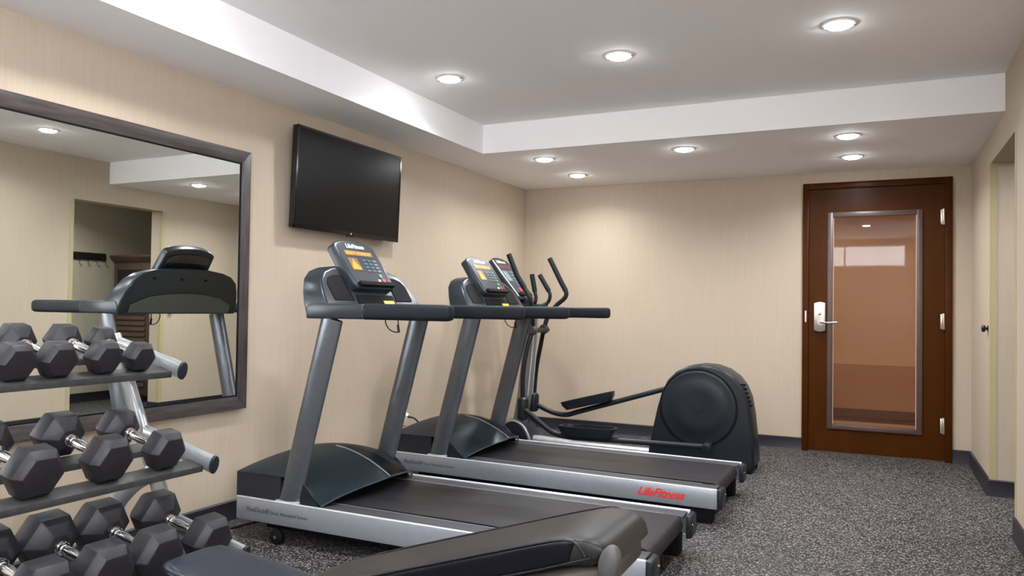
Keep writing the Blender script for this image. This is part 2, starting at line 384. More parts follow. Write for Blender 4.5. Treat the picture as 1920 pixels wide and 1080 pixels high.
# ------------------------------------------------------------------ mirror
mr = thing('wall_mirror', 'large wall mirror in a dark wood frame behind the dumbbell rack', 'mirror', (-L, 1.80, 0.569))
my0, my1, mz0, mz1, fw = 0.52 - 1.80, 3.062 - 1.80, 0.0, 1.908 - 0.569, 0.066
def frame_piece(a, b_, horizontal, o0):
    pass
dp = 0.034
bm = bmesh.new()
bm_prism([(my0, mz0), (my1, mz0), (my1 - fw, mz0 + fw), (my0 + fw, mz0 + fw)], 0.001, dp, lambda p, q, a: (a, p, q), bm)
obj('frame_rail', bm, MFRAME, mr, bev=.002)
bm = bm_prism([(my0, mz1), (my1, mz1), (my1 - fw, mz1 - fw), (my0 + fw, mz1 - fw)], 0.001, dp, lambda p, q, a: (a, p, q))
obj('frame_rail', bm, MFRAME, mr, bev=.002)
MFV = noise_mat('mirror_frame_wood_upright', (0.035, 0.026, 0.027), (0.085, 0.070, 0.070), (30, 30, 2.5), 2.0, 0.36, lo=0.3, hi=0.75, detail=8, bump=0.1)
for ya, yb in ((my0, my0 + fw), (my1, my1 - fw)):
    bm = bm_prism([(ya, mz0), (yb, mz0 + fw), (yb, mz1 - fw), (ya, mz1)], 0.001, dp, lambda p, q, a: (a, p, q))
    obj('frame_stile', bm, MFV, mr, bev=.002)
obj('mirror_glass', bm_box(0.024, 0.030, my0 + fw - .003, my1 - fw + .003, mz0 + fw - .003, mz1 - fw + .003), MIRROR, mr)
lip = bmesh.new()
a0, a1, b0, b1, lt = my0 + fw, my1 - fw, mz0 + fw, mz1 - fw, .007
bm_box(.026, .0335, a0, a1, b0, b0 + lt, lip); bm_box(.026, .0335, a0, a1, b1 - lt, b1, lip)
bm_box(.026, .0335, a0, a0 + lt, b0, b1, lip); bm_box(.026, .0335, a1 - lt, a1, b0, b1, lip)
obj('inner_lip', lip, MATBLACK, mr)

# ------------------------------------------------------------------ television
tv = thing('television', 'flat black television mounted high on the left wall beside the mirror', 'television', (-L, 3.855, 1.83))
W2, H2 = 0.515, 0.288
tilt = Matrix.Rotation(R(2.0), 4, 'Y')
def tvm(bm): bmesh.ops.transform(bm, matrix=Matrix.Translation((0.075, 0, 0)) @ tilt, verts=bm.verts); return bm
obj('casing', tvm(bm_box(-.022, .014, -W2, W2, -H2, H2)), BEZEL, tv, bev=.006)
bm = bm_box(.012, .018, -W2, W2, H2 - .012, H2); bm_box(.012, .018, -W2, -W2 + .012, -H2, H2, bm); bm_box(.012, .018, W2 - .012, W2, -H2, H2, bm)
bm_box(.012, .018, -W2, W2, -H2, -H2 + .022, bm)
obj('bezel', tvm(bm), BEZEL, tv)
obj('screen', tvm(bm_box(.012, .0155, -W2 + .012, W2 - .012, -H2 + .022, H2 - .012)), SCREEN, tv)
lg = tvm(bm_lathe([(0, .006), (.001, .006), (.0012, 0)], (.018, 0, -H2 + .010), (1, 0, 0), 16))
obj('badge', lg, SILVER2, tv)
obj('power_light_tab', tvm(bm_box(.004, .016, -.03, .03, -H2 - .008, -H2)), BEZEL, tv, bev=.002)
bm = bm_box(0, .012, -.20, .20, -.14, .14); bm_box(.012, .060, -.16, -.12, -.18, .18, bm); bm_box(.012, .060, .12, .16, -.18, .18, bm)
obj('wall_mount', bm, MATBLACK, tv)
obj('power_cable', bm_tube([(.03, .50, .10), (.012, .525, .06), (.010, .528, .02), (.02, .51, -.01)], .004, 8, smooth=5), BLACK, tv)

# ------------------------------------------------------------------ treadmills
def make_treadmill(x, y, rz, label, flag):
    # local frame: u forward (towards the wall, -x), v across (0 near .. .81 far), w up
    UC, VC = 0.99, 0.405
    P = lambda u, v_, w_: (UC - u, v_ - VC, w_)
    c, s = math.cos(rz), math.sin(rz)
    root = thing('treadmill', label, 'treadmill', (x - UC * c - VC * s, y - UC * s + VC * c, 0), rz, 'treadmills facing the mirror wall')
    def ubox(u0, u1, v0, v1, w0, w1, bm=None): return bm_box(UC - u1, UC - u0, v0 - VC, v1 - VC, w0, w1, bm)
    top = lambda u: 0.185 + 0.008 * u
    bot = lambda u: 0.083 + 0.0065 * u
    # side rails with bright top edge
    for side in (0, 1):
        va, vb = (0.0, 0.028) if side == 0 else (0.782, 0.81)
        pts = [(0.0, bot(0)), (1.98, bot(1.98)), (1.98, top(1.98)), (0.0, top(0))]
        fr = obj('side_rail', bm_prism(pts, va, vb, lambda p, q, a: P(p, a, q)), SILVER, root, bev=.004)
        vv = (0.0, 0.007) if side == 0 else (0.803, 0.81)
        pts = [(0.002, top(0) - .001), (1.978, top(1.98) - .001), (1.978, top(1.98) + .0035), (0.002, top(0) + .0035)]
        obj('edge_trim', bm_prism(pts, vv[0], vv[1], lambda p, q, a: P(p, a, q)), EDGE, fr, bev=.001)
        va, vb = (0.004, 0.120) if side == 0 else (0.690, 0.806)
        pts = [(0.01, top(0) - .012), (1.72, top(1.72) - .012), (1.72, top(1.72)), (0.01, top(0))]
        obj('foot_platform', bm_prism(pts, va, vb, lambda p, q, a: P(p, a, q)), FOOTRAIL, root, bev=.002)
        # thin metal strip between platform and belt
        vs = 0.114 if side == 0 else 0.690
        pts = [(0.10, top(0) - .002), (1.70, top(1.7) - .002), (1.70, top(1.70) + .0015), (0.10, top(0) + .0015)]
        obj('platform_strip', bm_prism(pts, vs, vs + .004, lambda p, q, a: P(p, a, q)), SILVER, root)
        # rear end cap
        va, vb = (0.0, 0.112) if side == 0 else (0.698, 0.81)
        pts = [(0.0, bot(0) + .001), (0.0, top(0) + .001), (-0.016, top(0) - .002), (-0.026, top(0) - .012), (-0.026, bot(0) + .004), (-0.020, bot(0) + .001)]
        ec = obj('end_cap', bm_prism(pts, va + .001, vb, lambda p, q, a: P(p, a, q)), CHAR, root, bev=.004)
        vq = 0.095 if side == 0 else 0.715
        obj('tension_bolt', bm_cyl(P(-0.026, vq, .145), P(-0.029, vq, .145), .006, 12), CHROME, ec)
        # rear foot
        va, vb = (0.03, 0.12) if side == 0 else (0.69, 0.78)
        obj('foot', ubox(0.03, 0.20, va, vb, 0.0, 0.095), MATBLACK, root, bev=.008)
        # front wheel
        vw = 0.02 if side == 0 else 0.79
        wz = 0.036
        wh = obj('wheel', bm_lathe([(0, .026), (.004, .034), (.026, .034), (.030, .026)], P(1.745, vw - .015, wz), (0, 1, 0), 28), MATBLACK, root)
        sgn = -1 if side == 0 else 1
        obj('hub', bm_cyl(P(1.745, vw + sgn * .015, wz), P(1.745, vw + sgn * .019, wz), .008, 14), CHROME, wh)
    # belt loop
    rr = .044; zc = top(.5) - rr + .001
    path = [(1.72, top(1.72) + .001)] + [(0.055, zc + rr)]
    path = []
    for k in range(0, 13):
        a = R(90 + k * 15); path.append((0.052 + rr * math.cos(a), zc + rr * math.sin(a)))
    outer = [(1.74, top(1.70) + .001)] + path + [(1.74, zc - rr)]
    inner = [(1.74, zc - rr + .004)] + [(0.052 + (rr - .004) * math.cos(R(90 + k * 15)), zc + (rr - .004) * math.sin(R(90 + k * 15))) for k in range(12, -1, -1)] + [(1.74, top(1.70) - .003)]
    obj('running_belt', bm_prism(outer + inner, 0.134, 0.676, lambda p, q, a: P(p, a, q)), BELT, root)
    obj('roller', bm_cyl(P(0.052, 0.113, zc), P(0.052, 0.697, zc), rr - .006, 28), MATBLACK, root)
    obj('deck', ubox(0.12, 1.90, 0.03, 0.78, .118, .176), MATBLACK, root)
    obj('underframe', ubox(0.20, 1.84, 0.05, 0.76, .060, .118), MATBLACK, root, bev=.004)
    # motor cover: arched hood, bowed rear lip, two toes resting on the platforms
    N = 24; M_ = 16; rings = []
    for i in range(M_ + 1):
        t = i / M_; ring = []
        for j in range(N + 1):
            s_ = -1 + 2 * j / N; a_ = abs(s_)
            ur = 1.385 + 0.115 * a_ ** 1.7          # rear edge
            u = 2.0 + (ur - 2.0) * t
            # side height and centre height along u
            f = max(0.0, min(1.0, (1.68 - u) / 0.18))
            side = 0.312 - 0.110 * f ** 1.25
            cx = (2.0 - u) / 0.615
            cen = 0.352 + 0.245 * cx - 0.315 * cx * cx - 0.014 * max(0, cx - .6)
            fr_ = max(0.0, min(1.0, (1.72 - u) / 0.12))
            w_ = side + (cen - side) * (1 - a_ ** (1.75 - .50 * fr_))
            ring.append(P(u, VC + s_ * 0.385, w_))
        rings.append(ring)
    bm = bm_loft(rings, cap=False, closed=False)
    ret = bmesh.ops.solidify(bm, geom=list(bm.faces), thickness=.008)
    obj('motor_cover', bm, COVER, root, ang=40)
    # dark sheet painting in the shade on the hood's far half
    def hood(u_t, s_):
        i_ = u_t * M_; i0_ = min(int(i_), M_ - 1); fi = i_ - i0_
        j_ = (s_ + 1) / 2 * N; j0_ = min(int(j_), N - 1); fj = j_ - j0_
        a = Vector(rings[i0_][j0_]).lerp(Vector(rings[i0_ + 1][j0_]), fi); b_ = Vector(rings[i0_][j0_ + 1]).lerp(Vector(rings[i0_ + 1][j0_ + 1]), fi)
        return a.lerp(b_, fj)
    t0_ = (2.0 - 1.70) / .615; rg = []
    for k in range(13):
        tt = t0_ + (.985 - t0_) * k / 12; g = .02 + .70 * min(1, (k / 12) ** .55)
        rg.append([hood(tt, .012 + (g - .012) * m / 8) + Vector((0, 0, .0035)) for m in range(9)])
    bm = bm_loft(rg, cap=False, closed=False); bmesh.ops.solidify(bm, geom=list(bm.faces), thickness=.002)
    obj('cover_shade', bm, principled('far_half_shade_' + flag, (.004, .006, .008), .35, spec=.2), root)
    obj('ridge_highlight', bm_tube([hood(t0_ - .02 + (1.0 - t0_ + .02) * k / 12, 0) + Vector((0, 0, .001)) for k in range(13)], .0045, 8), principled('painted_highlight_' + flag, (.16, .18, .20), .3), root)  # pale tube paints a highlight along the hood's crease
    # lip line along the rear edge of the hood
    lp_ = [];
    for j in range(0, N + 1):
        s_ = -1 + 2 * j / N; lp_.append(Vector(rings[-1][j]))
    obj('cover_lip', bm_tube([p + Vector((0, 0, -.001)) for p in lp_], .005, 8), COVER, root)
    for side in (0, 1):
        va, vb = (0.022, 0.035) if side == 0 else (0.775, 0.788)
        pts = [(2.0, .19), (2.0, .312), (1.735, .314), (1.735, .19)]
        obj('side_panel', bm_prism(pts, va, vb, lambda p, q, a: P(p, a, q)), SIDEBLACK, root)
        pts = [(1.62, .19), (1.62, .300), (1.575, .268), (1.535, .226), (1.51, .194)]
        obj('side_panel', bm_prism(pts, va, vb, lambda p, q, a: P(p, a, q)), CHAR, root)
    obj('front_panel', ubox(1.985, 1.999, .03, .78, .10, .305), CHAR, root)
    # uprights
    for side, v0 in ((0, .030), (1, .780)):
        up = obj('upright', bm_tube([P(1.685, v0, top(1.68)), P(1.625, v0, .43), P(1.462, v0, 1.052)], .024, 24, r2=.058, side=(1, 0, 0)), STEELBLUE, root)
        obj('upright_base', ubox(1.62, 1.75, v0 - .026, v0 + .026, top(1.68) - .004, top(1.68) + .010), SILVER2, up, bev=.003)
    # console: arched body between the two arms
    prof = [(0.0, 1.050), (0.004, 1.12), (0.02, 1.175), (0.05, 1.235), (0.10, 1.272), (0.17, 1.292), (0.28, 1.304), (0.405, 1.308)]
    prof = prof + [(0.81 - a, b_) for a, b_ in prof[-2::-1]]
    ur = lambda w_: 1.430 + 0.62 * (w_ - 1.05)
    uf = lambda w_: 1.585 + 0.36 * (w_ - 1.05)
    A = [(P(ur(b_), a, b_), P(uf(b_), a, b_)) for a, b_ in prof]
    bm = bmesh.new()
    VA = [bm.verts.new(p[0]) for p in A]; VB = [bm.verts.new(p[1]) for p in A]; n = len(A)
    for i in range(n): bm.faces.new((VA[i], VA[(i + 1) % n], VB[(i + 1) % n], VB[i]))
    bm.faces.new(VA[::-1]); bm.faces.new(VB)
    body = obj('console_body', bm, CONSOLE, root, bev=.012, seg=3, ang=45)
    # dark storage pockets on each wing, arched top
    for side in (0, 1):
        pts = [(.075, 1.138), (.075, 1.215), (.10, 1.243), (.15, 1.256), (.215, 1.258), (.225, 1.138)]
        if side: pts = [(.81 - a, b_) for a, b_ in pts]
        obj('storage_pocket', bm_prism(pts, -.004, .01, lambda p, q, a: P(ur(q) + a, p, q)), MATBLACK, body)
    # front lower arch panel
    pts = [(.06, 1.056), (.06, 1.10), (.16, 1.142), (.28, 1.160), (.405, 1.165), (.53, 1.160), (.65, 1.142), (.75, 1.10), (.75, 1.056)]
    obj('front_arch_panel', bm_prism(pts, -.01, .006, lambda p, q, a: P(uf(q) + a, p, q)), principled('console_back_grey_' + flag, (0.075, 0.082, 0.080), .45), body)
    for vq in (.17, .35, .52):
        obj('screw_hole', bm_cyl(P(uf(1.245) - .004, vq, 1.245), P(uf(1.245) + .002, vq, 1.245), .008, 12), MATBLACK, body)
    # tray between the arms
    tr = obj('accessory_tray', ubox(1.262, 1.48, .062, .748, 1.058, 1.120), CONSOLE, root, bev=.008)
    obj('cup_well', bm_cyl(P(1.37, .17, 1.1185), P(1.37, .17, 1.1215), .042, 28), MATBLACK, tr)
    obj('cup_well', bm_cyl(P(1.37, .64, 1.1185), P(1.37, .64, 1.1215), .042, 28), MATBLACK, tr)
    ct = obj('centre_panel', bm_prism([(.25, 1.120), (.25, 1.165), (.56, 1.165), (.56, 1.120)], -.010, .03, lambda p, q, a: P(ur(q) + a, p, q)), MATBLACK, body, bev=.003)
    obj('warning_sticker', bm_prism([(.45, 1.122), (.45, 1.138), (.54, 1.138), (.54, 1.122)], -.014, -.010, lambda p, q, a: P(ur(q) + a, p, q)), YELLOW, ct)
    for side in (0, 1):
        v0, v1 = (0.0, .064) if side == 0 else (.746, .81)
        obj('console_arm', bm_prism([(1.590, 1.050), (1.590, 1.10), (1.57, 1.123), (1.275, 1.118), (1.275, 1.052)], v0, v1, lambda p, q, a: P(p, a, q)), CONSOLE, root, bev=.009, seg=3)
        vm = (v0 + v1) / 2
        hpts = [(1.280, 1.0), (.885, 1.0), (.862, .97), (.850, .86), (.845, .62), (.843, .2)]
        rings = []
        for u_, k in hpts:
            ring = []
            for q in range(28):
                an = 2 * math.pi * q / 28
                cy_, cz_ = math.cos(an), math.sin(an)
                sx = math.copysign(abs(cy_) ** .62, cy_) * .029 * k; sz = math.copysign(abs(cz_) ** .62, cz_) * .0355 * k
                ring.append(P(u_, vm + sx, 1.0855 + sz))
            rings.append(ring)
        hr = obj('handrail', bm_loft(rings), GRIP, root)
        obj('grip_collar', bm_tube([P(1.283, vm, 1.0855), P(1.268, vm, 1.0855)], .031, 28, r2=.035, side=(0, 0, 1)), CHAR, hr)
    # display head, tilted slab with an arched top
    o0 = Vector(P(1.490, .405, 1.212)); dirb = (Vector(P(1.628, .405, 1.414)) - o0); H = dirb.length; dirb.normalize()
    nrm = Vector((0, 1, 0)).cross(dirb) * -1.0
    if nrm.x < 0: nrm = -nrm
    hw = .168
    F = lambda a, b_, d_: tuple(o0 + Vector((0, 1, 0)) * ((a - .5) * 2 * hw) + dirb * (b_ * H) + nrm * d_)
    outl = [(0.04, -0.06), (0.0, 0.02), (-0.02, 0.5), (0.0, 0.98), (0.04, 1.03)] + [(.5 + .46 * math.sin(R(t)), 1.03 + .11 * (math.cos(R(t)) - math.cos(R(75))) / (1 - math.cos(R(75)))) for t in (-60, -40, -20, 0, 20, 40, 60)] + [(.96, 1.03), (1.0, .98), (1.02, .5), (1.0, .02), (.96, -.06)]
    dsp = obj('display', bm_prism(outl, -.048, 0.0, lambda p, q, a: F(p, q, a)), CONSOLE, root, bev=.008, seg=3)
    inl = [(.5 + (p - .5) * .90, .5 + (q - .5) * .92) for p, q in outl]
    obj('display_face', bm_prism(inl, 0.0, .002, lambda p, q, a: F(p, q, a)), principled('display_face_' + flag, (0.022, 0.027, 0.036), .42, spec=.3), dsp)
    rec = [(.5 + (p - .5) * .88, .5 + (q - .5) * .80) for p, q in outl]
    obj('display_back', bm_prism(rec, -.056, -.048, lambda p, q, a: F(p, q, a)), principled('display_back_' + flag, (0.012, 0.013, 0.015), .2), dsp, bev=.003)
    rect = lambda a0_, a1_, b0_, b1_, d0=.002, d1=.0035: bm_prism([(a0_, b0_), (a1_, b0_), (a1_, b1_), (a0_, b1_)], d0, d1, lambda p, q, a: F(p, q, a))
    text_obj('logo', 'LifeFitness', .036, lambda X, Y, d_: F(.27 + X / (2 * hw), .925 + Y / H, .002 + d_), WHITE, dsp, bold=.0008, shear=.25)
    text_obj('logo', 'LifeFitness', .030, lambda X, Y, d_: F(.73 - X / (2 * hw), .40 + Y / H, -.056 - d_), principled('back_logo_' + flag, (.35, .37, .38), .4), dsp, bold=.0006, shear=.25)
    lb = obj('message_bar', rect(.16, .84, .73, .85), ORANGEDK, dsp)
    text_obj('message', 'SELECT WORKOUT', .024, lambda X, Y, d_: F(.185 + X / (2 * hw), .757 + Y / H, .0035 + d_), ORANGE, lb, bold=.0009, space=1.0)
    ps = obj('profile_screen', rect(.15, .38, .36, .66), ORANGEDK, dsp)
    bm = bmesh.new()
    for k, hgt in enumerate((.08, .14, .20, .26, .18, .12, .07)):
        bm_prism([(.165 + k * .029, .38), (.188 + k * .029, .38), (.188 + k * .029, .38 + hgt), (.165 + k * .029, .38 + hgt)], .0035, .0045, lambda p, q, a: F(p, q, a), bm)
    obj('profile_bars', bm, ORANGE, ps)
    for r_ in range(4):
        for c_ in range(3):
            aa = .50 + c_ * .13; bb = .60 - r_ * .085
            obj('key', rect(aa, aa + .09, bb, bb + .045, .002, .004), TEAL if c_ < 2 else KEYGREY, dsp)
    obj('key', bm_cyl(F(.76, .245, .002), F(.76, .245, .005), .011, 18), GREEN, dsp)
    st = obj('stop_key', bm_cyl(F(.78, .125, .002), F(.78, .125, .006), .014, 20), RED, dsp)
    obj('key', rect(.64, .70, .10, .15, .002, .004), WHITE, dsp); obj('key', rect(.88, .93, .12, .16, .002, .004), RED, dsp)
    obj('reading_rack', rect(.08, .94, -.045, .055, .002, .020), MATBLACK, dsp, bev=.003)
    obj('display_neck', bm_prism([(.27, -.05), (.73, -.05), (.70, .55), (.30, .55)], -.10, -.054, lambda p, q, a: F(p, q, a)), CONSOLE, root, bev=.008)
    # safety cord hanging under the tray
    obj('safety_cord', bm_tube([P(1.41, .40, 1.060), P(1.425, .40, 1.035), P(1.405, .40, 1.000), P(1.372, .40, .985), P(1.35, .40, .992), P(1.352, .40, 1.058)], .0028, 8, smooth=6), BLACK, root)
    obj('cord_clip', bm_tube([P(1.352, .40, 1.02), P(1.345, .40, .982)], .006, 10), BLACK, root)
    # lettering on the near rail
    yk = -VC
    def lm(u0, w0): return lambda X, Y, d_: (UC - u0 + X, yk - .0002 - d_, w0 + Y + .0065 * -X)
    text_obj('rail_lettering', 'FlexDeck\u00ae', .030, lm(1.918, .140), GREYINK, root, bold=.0004, shear=.2)
    text_obj('rail_lettering', 'Shock Absorption System', .0205, lm(1.772, .140), GREYINK, root, shear=.1)
    text_obj('rail_logo', 'LifeFitness', .062, lm(.425, .117), REDINK, root, bold=.0014, shear=.45, space=.97)
    return root
make_treadmill(-0.769, 2.798, R(.79), 'grey treadmill nearest the mirror, closest to the camera', 'a')
make_treadmill(-0.747, 4.072, R(-.02), 'grey treadmill between the other treadmill and the elliptical', 'b')

# power cords on the floor
o = obj('power_cord', bm_tube([(-2.74, 3.25, .07), (-2.80, 3.15, .008), (-2.86, 2.98, .007), (-2.90, 2.72, .007), (-2.98, 2.50, .007)], .006, 10, smooth=6), BLACK, origin=(-2.86, 2.9, 0))
tag(o, 'black power cord on the floor in front of the nearest treadmill', 'cord')
t_ = thing('power_cord', 'black power cord running from the low left wall outlet to the second treadmill', 'cord', (-2.9, 4.6, 0))
obj('cable', bm_tube([(-.08, 0, .335), (-.03, .01, .325), (.00, .03, .27), (.03, .05, .08), (.08, .04, .008), (.15, 0, .007), (.17, -.02, .07)], .006, 10, smooth=6), BLACK, t_)
obj('plug', bm_cyl((-.108, 0, .356 - .0), (-.075, 0, .340), .014, 14), WHITE, t_)

# ------------------------------------------------------------------ elliptical trainer
EY = 5.62
el = thing('elliptical_trainer', 'grey elliptical trainer with large round rear housing by the back wall', 'elliptical', (-1.70, EY, 0))
E_ = lambda x, y, z: (x + 1.70, y - EY, z)
out_ = [(-1.505, .03), (-1.490, .14), (-1.462, .28), (-1.432, .42), (-1.400, .53), (-1.360, .61), (-1.300, .672), (-1.225, .712), (-1.135, .727), (-1.045, .722), (-.960, .695), (-.888, .645), (-.838, .580), (-.806, .500), (-.785, .38), (-.768, .22), (-.757, .05), (-.765, .03)]
hs = obj('drive_housing', bm_prism(out_, 5.475, 5.765, lambda p, q, a: E_(p, a, q)), CHAR, el, bev=.030, seg=5, ang=50)
for yy, sgn in ((5.475, -1), (5.765, 1)):
    dc = obj('disc_cover', bm_lathe([(-.01, .262), (.004, .262), (.007, .258), (.008, .245), (.006, .20), (.010, .19), (.010, .12), (.009, .03), (.014, .028), (.014, 0)], E_(-1.141, yy, .424), (0, sgn, 0), 72), CHAR, hs, ang=60)
    obj('disc_gap', bm_lathe([(-.004, .262), (.0015, .262), (.0015, .274), (-.004, .274)], E_(-1.141, yy, .424), (0, sgn, 0), 72), MATBLACK, hs)
for k in range(6):
    z = .60 - .028 * k
    x = -.832 + .0075 * k
    obj('vent_slot', bm_box(x + 1.70 - .030, x + 1.70 + .0065 + .002 * k, 5.50 - EY, 5.535 - EY, z - .006, z + .006), MATBLACK, hs)
obj('screw_hole', bm_cyl(E_(-1.135, 5.52, .722), E_(-1.135, 5.52, .7285), .008, 12), MATBLACK, hs)
for y in (5.49, 5.75):
    obj('foot', bm_box(-.86 + 1.70, -.775 + 1.70, y - .03 - EY, y + .03 - EY, 0, .045), MATBLACK, el, bev=.006)
    obj('foot', bm_box(-1.49 + 1.70, -1.42 + 1.70, y - .03 - EY, y + .03 - EY, 0, .045), MATBLACK, el, bev=.006)
obj('base_tube', bm_tube([E_(-2.60, EY, .060), E_(-1.50, EY, .058)], .038, 20, r2=.030, side=(0, 0, 1)), SILVER2, el)
obj('base_tube_cover', bm_tube([E_(-2.48, EY, .066), E_(-2.42, EY, .072), E_(-2.28, EY, .064), E_(-2.14, EY, .058)], .044, 20, r2=.036, side=(0, 0, 1), smooth=4), SILVER2, el)
obj('front_foot_bar', bm_tube([E_(-2.66, 5.32, .035), E_(-2.66, 5.92, .035)], .034, 18), CHAR, el)
for y in (5.30, 5.94):
    obj('transport_wheel', bm_cyl(E_(-2.68, y - .015, .034), E_(-2.68, y + .015, .034), .034, 24), MATBLACK, el)
# front fairing: hump over the mast foot
fp = [(-2.74, .02), (-2.735, .10), (-2.69, .175), (-2.63, .215), (-2.56, .215), (-2.50, .175), (-2.46, .11), (-2.44, .05), (-2.45, .02)]
obj('front_fairing', bm_prism(fp, 5.50, 5.74, lambda p, q, a: E_(p, a, q)), CHAR, el, bev=.018, seg=4)
obj('fairing_stripe', bm_tube([E_(-2.66, 5.50, .20), E_(-2.58, 5.493, .226), E_(-2.50, 5.493, .190), E_(-2.455, 5.495, .12), E_(-2.44, 5.50, .05)], .012, 12, smooth=5), SILVER, el)
# mast
obj('mast', bm_loft([[E_(x + dx * a, EY + .040 * b_, z) for a, b_ in ((-1, -1), (1, -1), (1, 1), (-1, 1))] for x, z, dx in ((-2.590, .14, .050), (-2.545, .42, .048), (-2.500, .90, .040), (-2.495, 1.10, .038))]), MASTGREY, el, bev=.010, seg=3)
for s in (-1, 1):
    obj('mast_highlight', bm_tube([E_(-2.497, EY + s * .041, .42), E_(-2.455, EY + s * .041, .90), E_(-2.450, EY + s * .041, 1.08)], .005, 8), SILVER2, el)  # bright tubes paint highlights on the mast's front edges
obj('pivot_axle', bm_cyl(E_(-2.455, 5.38, .935), E_(-2.455, 5.86, .935), .020, 18), BLACK, el)
def arm(yc, lower, upper, grip, jz0, jz1, jx):
    a_ = obj('moving_arm', bm_tube([E_(*p) for p in lower + upper], .018, 16, smooth=4), BLACK, el)
    obj('hand_grip', bm_tube([E_(*p) for p in grip], .021, 16), GRIP, a_)
    obj('pivot_cover', bm_lathe([(-.03, .0), (-.028, .028), (-.012, .040), (.012, .040), (.028, .028), (.030, 0)], E_(lower[-1][0], lower[-1][1], lower[-1][2]), (0, 1, 0), 24), SHELL, a_)
    obj('lower_joint', bm_lathe([(0, .026), (.012, .042), (.03, .045), (jz1 - jz0 - .03, .045), (jz1 - jz0 - .012, .040), (jz1 - jz0, .024)], E_(jx, yc, jz0), (0.02, 0, 1), 24), CHAR, a_)
arm(5.38, [(-2.450, 5.38, .36), (-2.452, 5.38, .60), (-2.430, 5.40, .80), (-2.405, 5.44, .940)], [(-2.390, 5.40, 1.06), (-2.392, 5.36, 1.17), (-2.405, 5.355, 1.215), (-2.433, 5.355, 1.255), (-2.500, 5.355, 1.355), (-2.572, 5.355, 1.515)],
    [(-2.438, 5.355, 1.262), (-2.500, 5.355, 1.355), (-2.574, 5.355, 1.522)], .255, .43, -2.450)
arm(5.88, [(-2.580, 5.88, .34), (-2.560, 5.88, .60), (-2.515, 5.86, .80), (-2.470, 5.82, .940)], [(-2.440, 5.84, 1.05), (-2.385, 5.875, 1.135), (-2.315, 5.88, 1.195), (-2.303, 5.88, 1.245), (-2.350, 5.88, 1.33), (-2.450, 5.88, 1.515)],
    [(-2.306, 5.88, 1.255), (-2.350, 5.88, 1.33), (-2.452, 5.88, 1.522)], .255, .41, -2.582)
# pedal links
obj('pedal_link', bm_tube([E_(-2.42, 5.36, .335), E_(-2.308, 5.36, .258), E_(-2.20, 5.36, .188), E_(-2.09, 5.36, .164), E_(-1.95, 5.36, .163), E_(-1.60, 5.36, .170), E_(-1.06, 5.36, .178)], .020, 16, smooth=5), CHAR, el)
obj('pedal_link', bm_tube([E_(-2.56, 5.88, .315), E_(-2.45, 5.88, .272), E_(-2.367, 5.88, .250), E_(-2.273, 5.88, .250), E_(-2.15, 5.88, .290), E_(-1.57, 5.88, .474), E_(-1.24, 5.88, .580)], .020, 16, smooth=5), CHAR, el)
obj('crank_joint', bm_lathe([(0, .020), (.004, .030), (.05, .030), (.054, .022), (.13, .018)], E_(-1.056, 5.335, .178), (0, 1, 0), 24), CHAR, el)
obj('crank_bolt', bm_cyl(E_(-1.056, 5.330, .178), E_(-1.056, 5.337, .178), .010, 14), BLACK, el)
obj('crank_joint', bm_lathe([(0, .018), (.08, .022), (.09, .030), (.13, .030), (.134, .02)], E_(-1.24, 5.770, .580), (0, 1, 0), 24), CHAR, el)
# pedals: trays with raised rim
def pedal(x0, z0, x1, z1, yc, hw_):
    d_ = Vector((x1 - x0, 0, z1 - z0)); ln = d_.length; d_.normalize(); n_ = Vector((0, 1, 0)).cross(d_) * -1
    if n_.z < 0: n_ = -n_
    o_ = Vector(E_(x0, yc, z0))
    def Q(a, b_, c_): return tuple(o_ + d_ * a + Vector((0, b_, 0)) + n_ * c_)
    shape = [(0, -.5), (.06, -.75), (.18, -.95), (.45, -1), (.80, -.97), (.96, -.8), (1, -.4), (1, .4), (.96, .8), (.80, .97), (.45, 1), (.18, .95), (.06, .75), (0, .5)]
    outer = [(a * ln, b_ * hw_) for a, b_ in shape]; inner = [(ln / 2 + (a - ln / 2) * .93, b_ * .86) for a, b_ in outer]
    bm = bmesh.new(); rings = []
    mid_ = ln / 2
    for ring, z_, k in ((outer, -.008, .84), (outer, .030, .97), (outer, .062, 1.0), (inner, .062, 1.0), (inner, .034, .97)):
        rings.append([Q(mid_ + (a - mid_) * k, b_ * k, z_) for a, b_ in ring])
    bm_loft(rings, bm=bm)
    pd = obj('pedal', bm, CHAR, el, ang=40)
    obj('foot_pad', bm_prism([(mid_ + (a - mid_) * .95, b_ * .95) for a, b_ in inner], .032, .040, lambda p, q, a: Q(p, q, a)), principled('pedal_pad', (.07, .08, .085), .4), pd)
pedal(-2.13, .185, -1.70, .190, 5.36, .085)
pedal(-2.30, .292, -1.87, .405, 5.86, .085)
# console
c0 = Vector(E_(-2.540, EY, 1.195)); cd = Vector(E_(-2.790, EY, 1.500)) - c0; CH = cd.length; cd.normalize()
cn = Vector((0, 1, 0)).cross(cd)
if cn.x < 0: cn = -cn
ch = .150
FE = lambda a, b_, d_: tuple(c0 + Vector((0, 1, 0)) * ((a - .5) * 2 * ch) + cd * (b_ * CH) + cn * d_)
outl = [(.06, -.05), (0, .04), (-.01, .5), (0, .95), (.06, 1.0), (.28, 1.05), (.5, 1.065), (.72, 1.05), (.94, 1.0), (1, .95), (1.01, .5), (1, .04), (.94, -.05)]
ec = obj('display', bm_prism(outl, -.05, 0, lambda p, q, a: FE(p, q, a)), CONSOLE, el, bev=.009, seg=3)
obj('display_face', bm_prism([(.5 + (p - .5) * .88, .5 + (q - .5) * .92) for p, q in outl], 0, .002, lambda p, q, a: FE(p, q, a)), principled('elliptical_face', (.03, .035, .045), .42, spec=.3), ec)
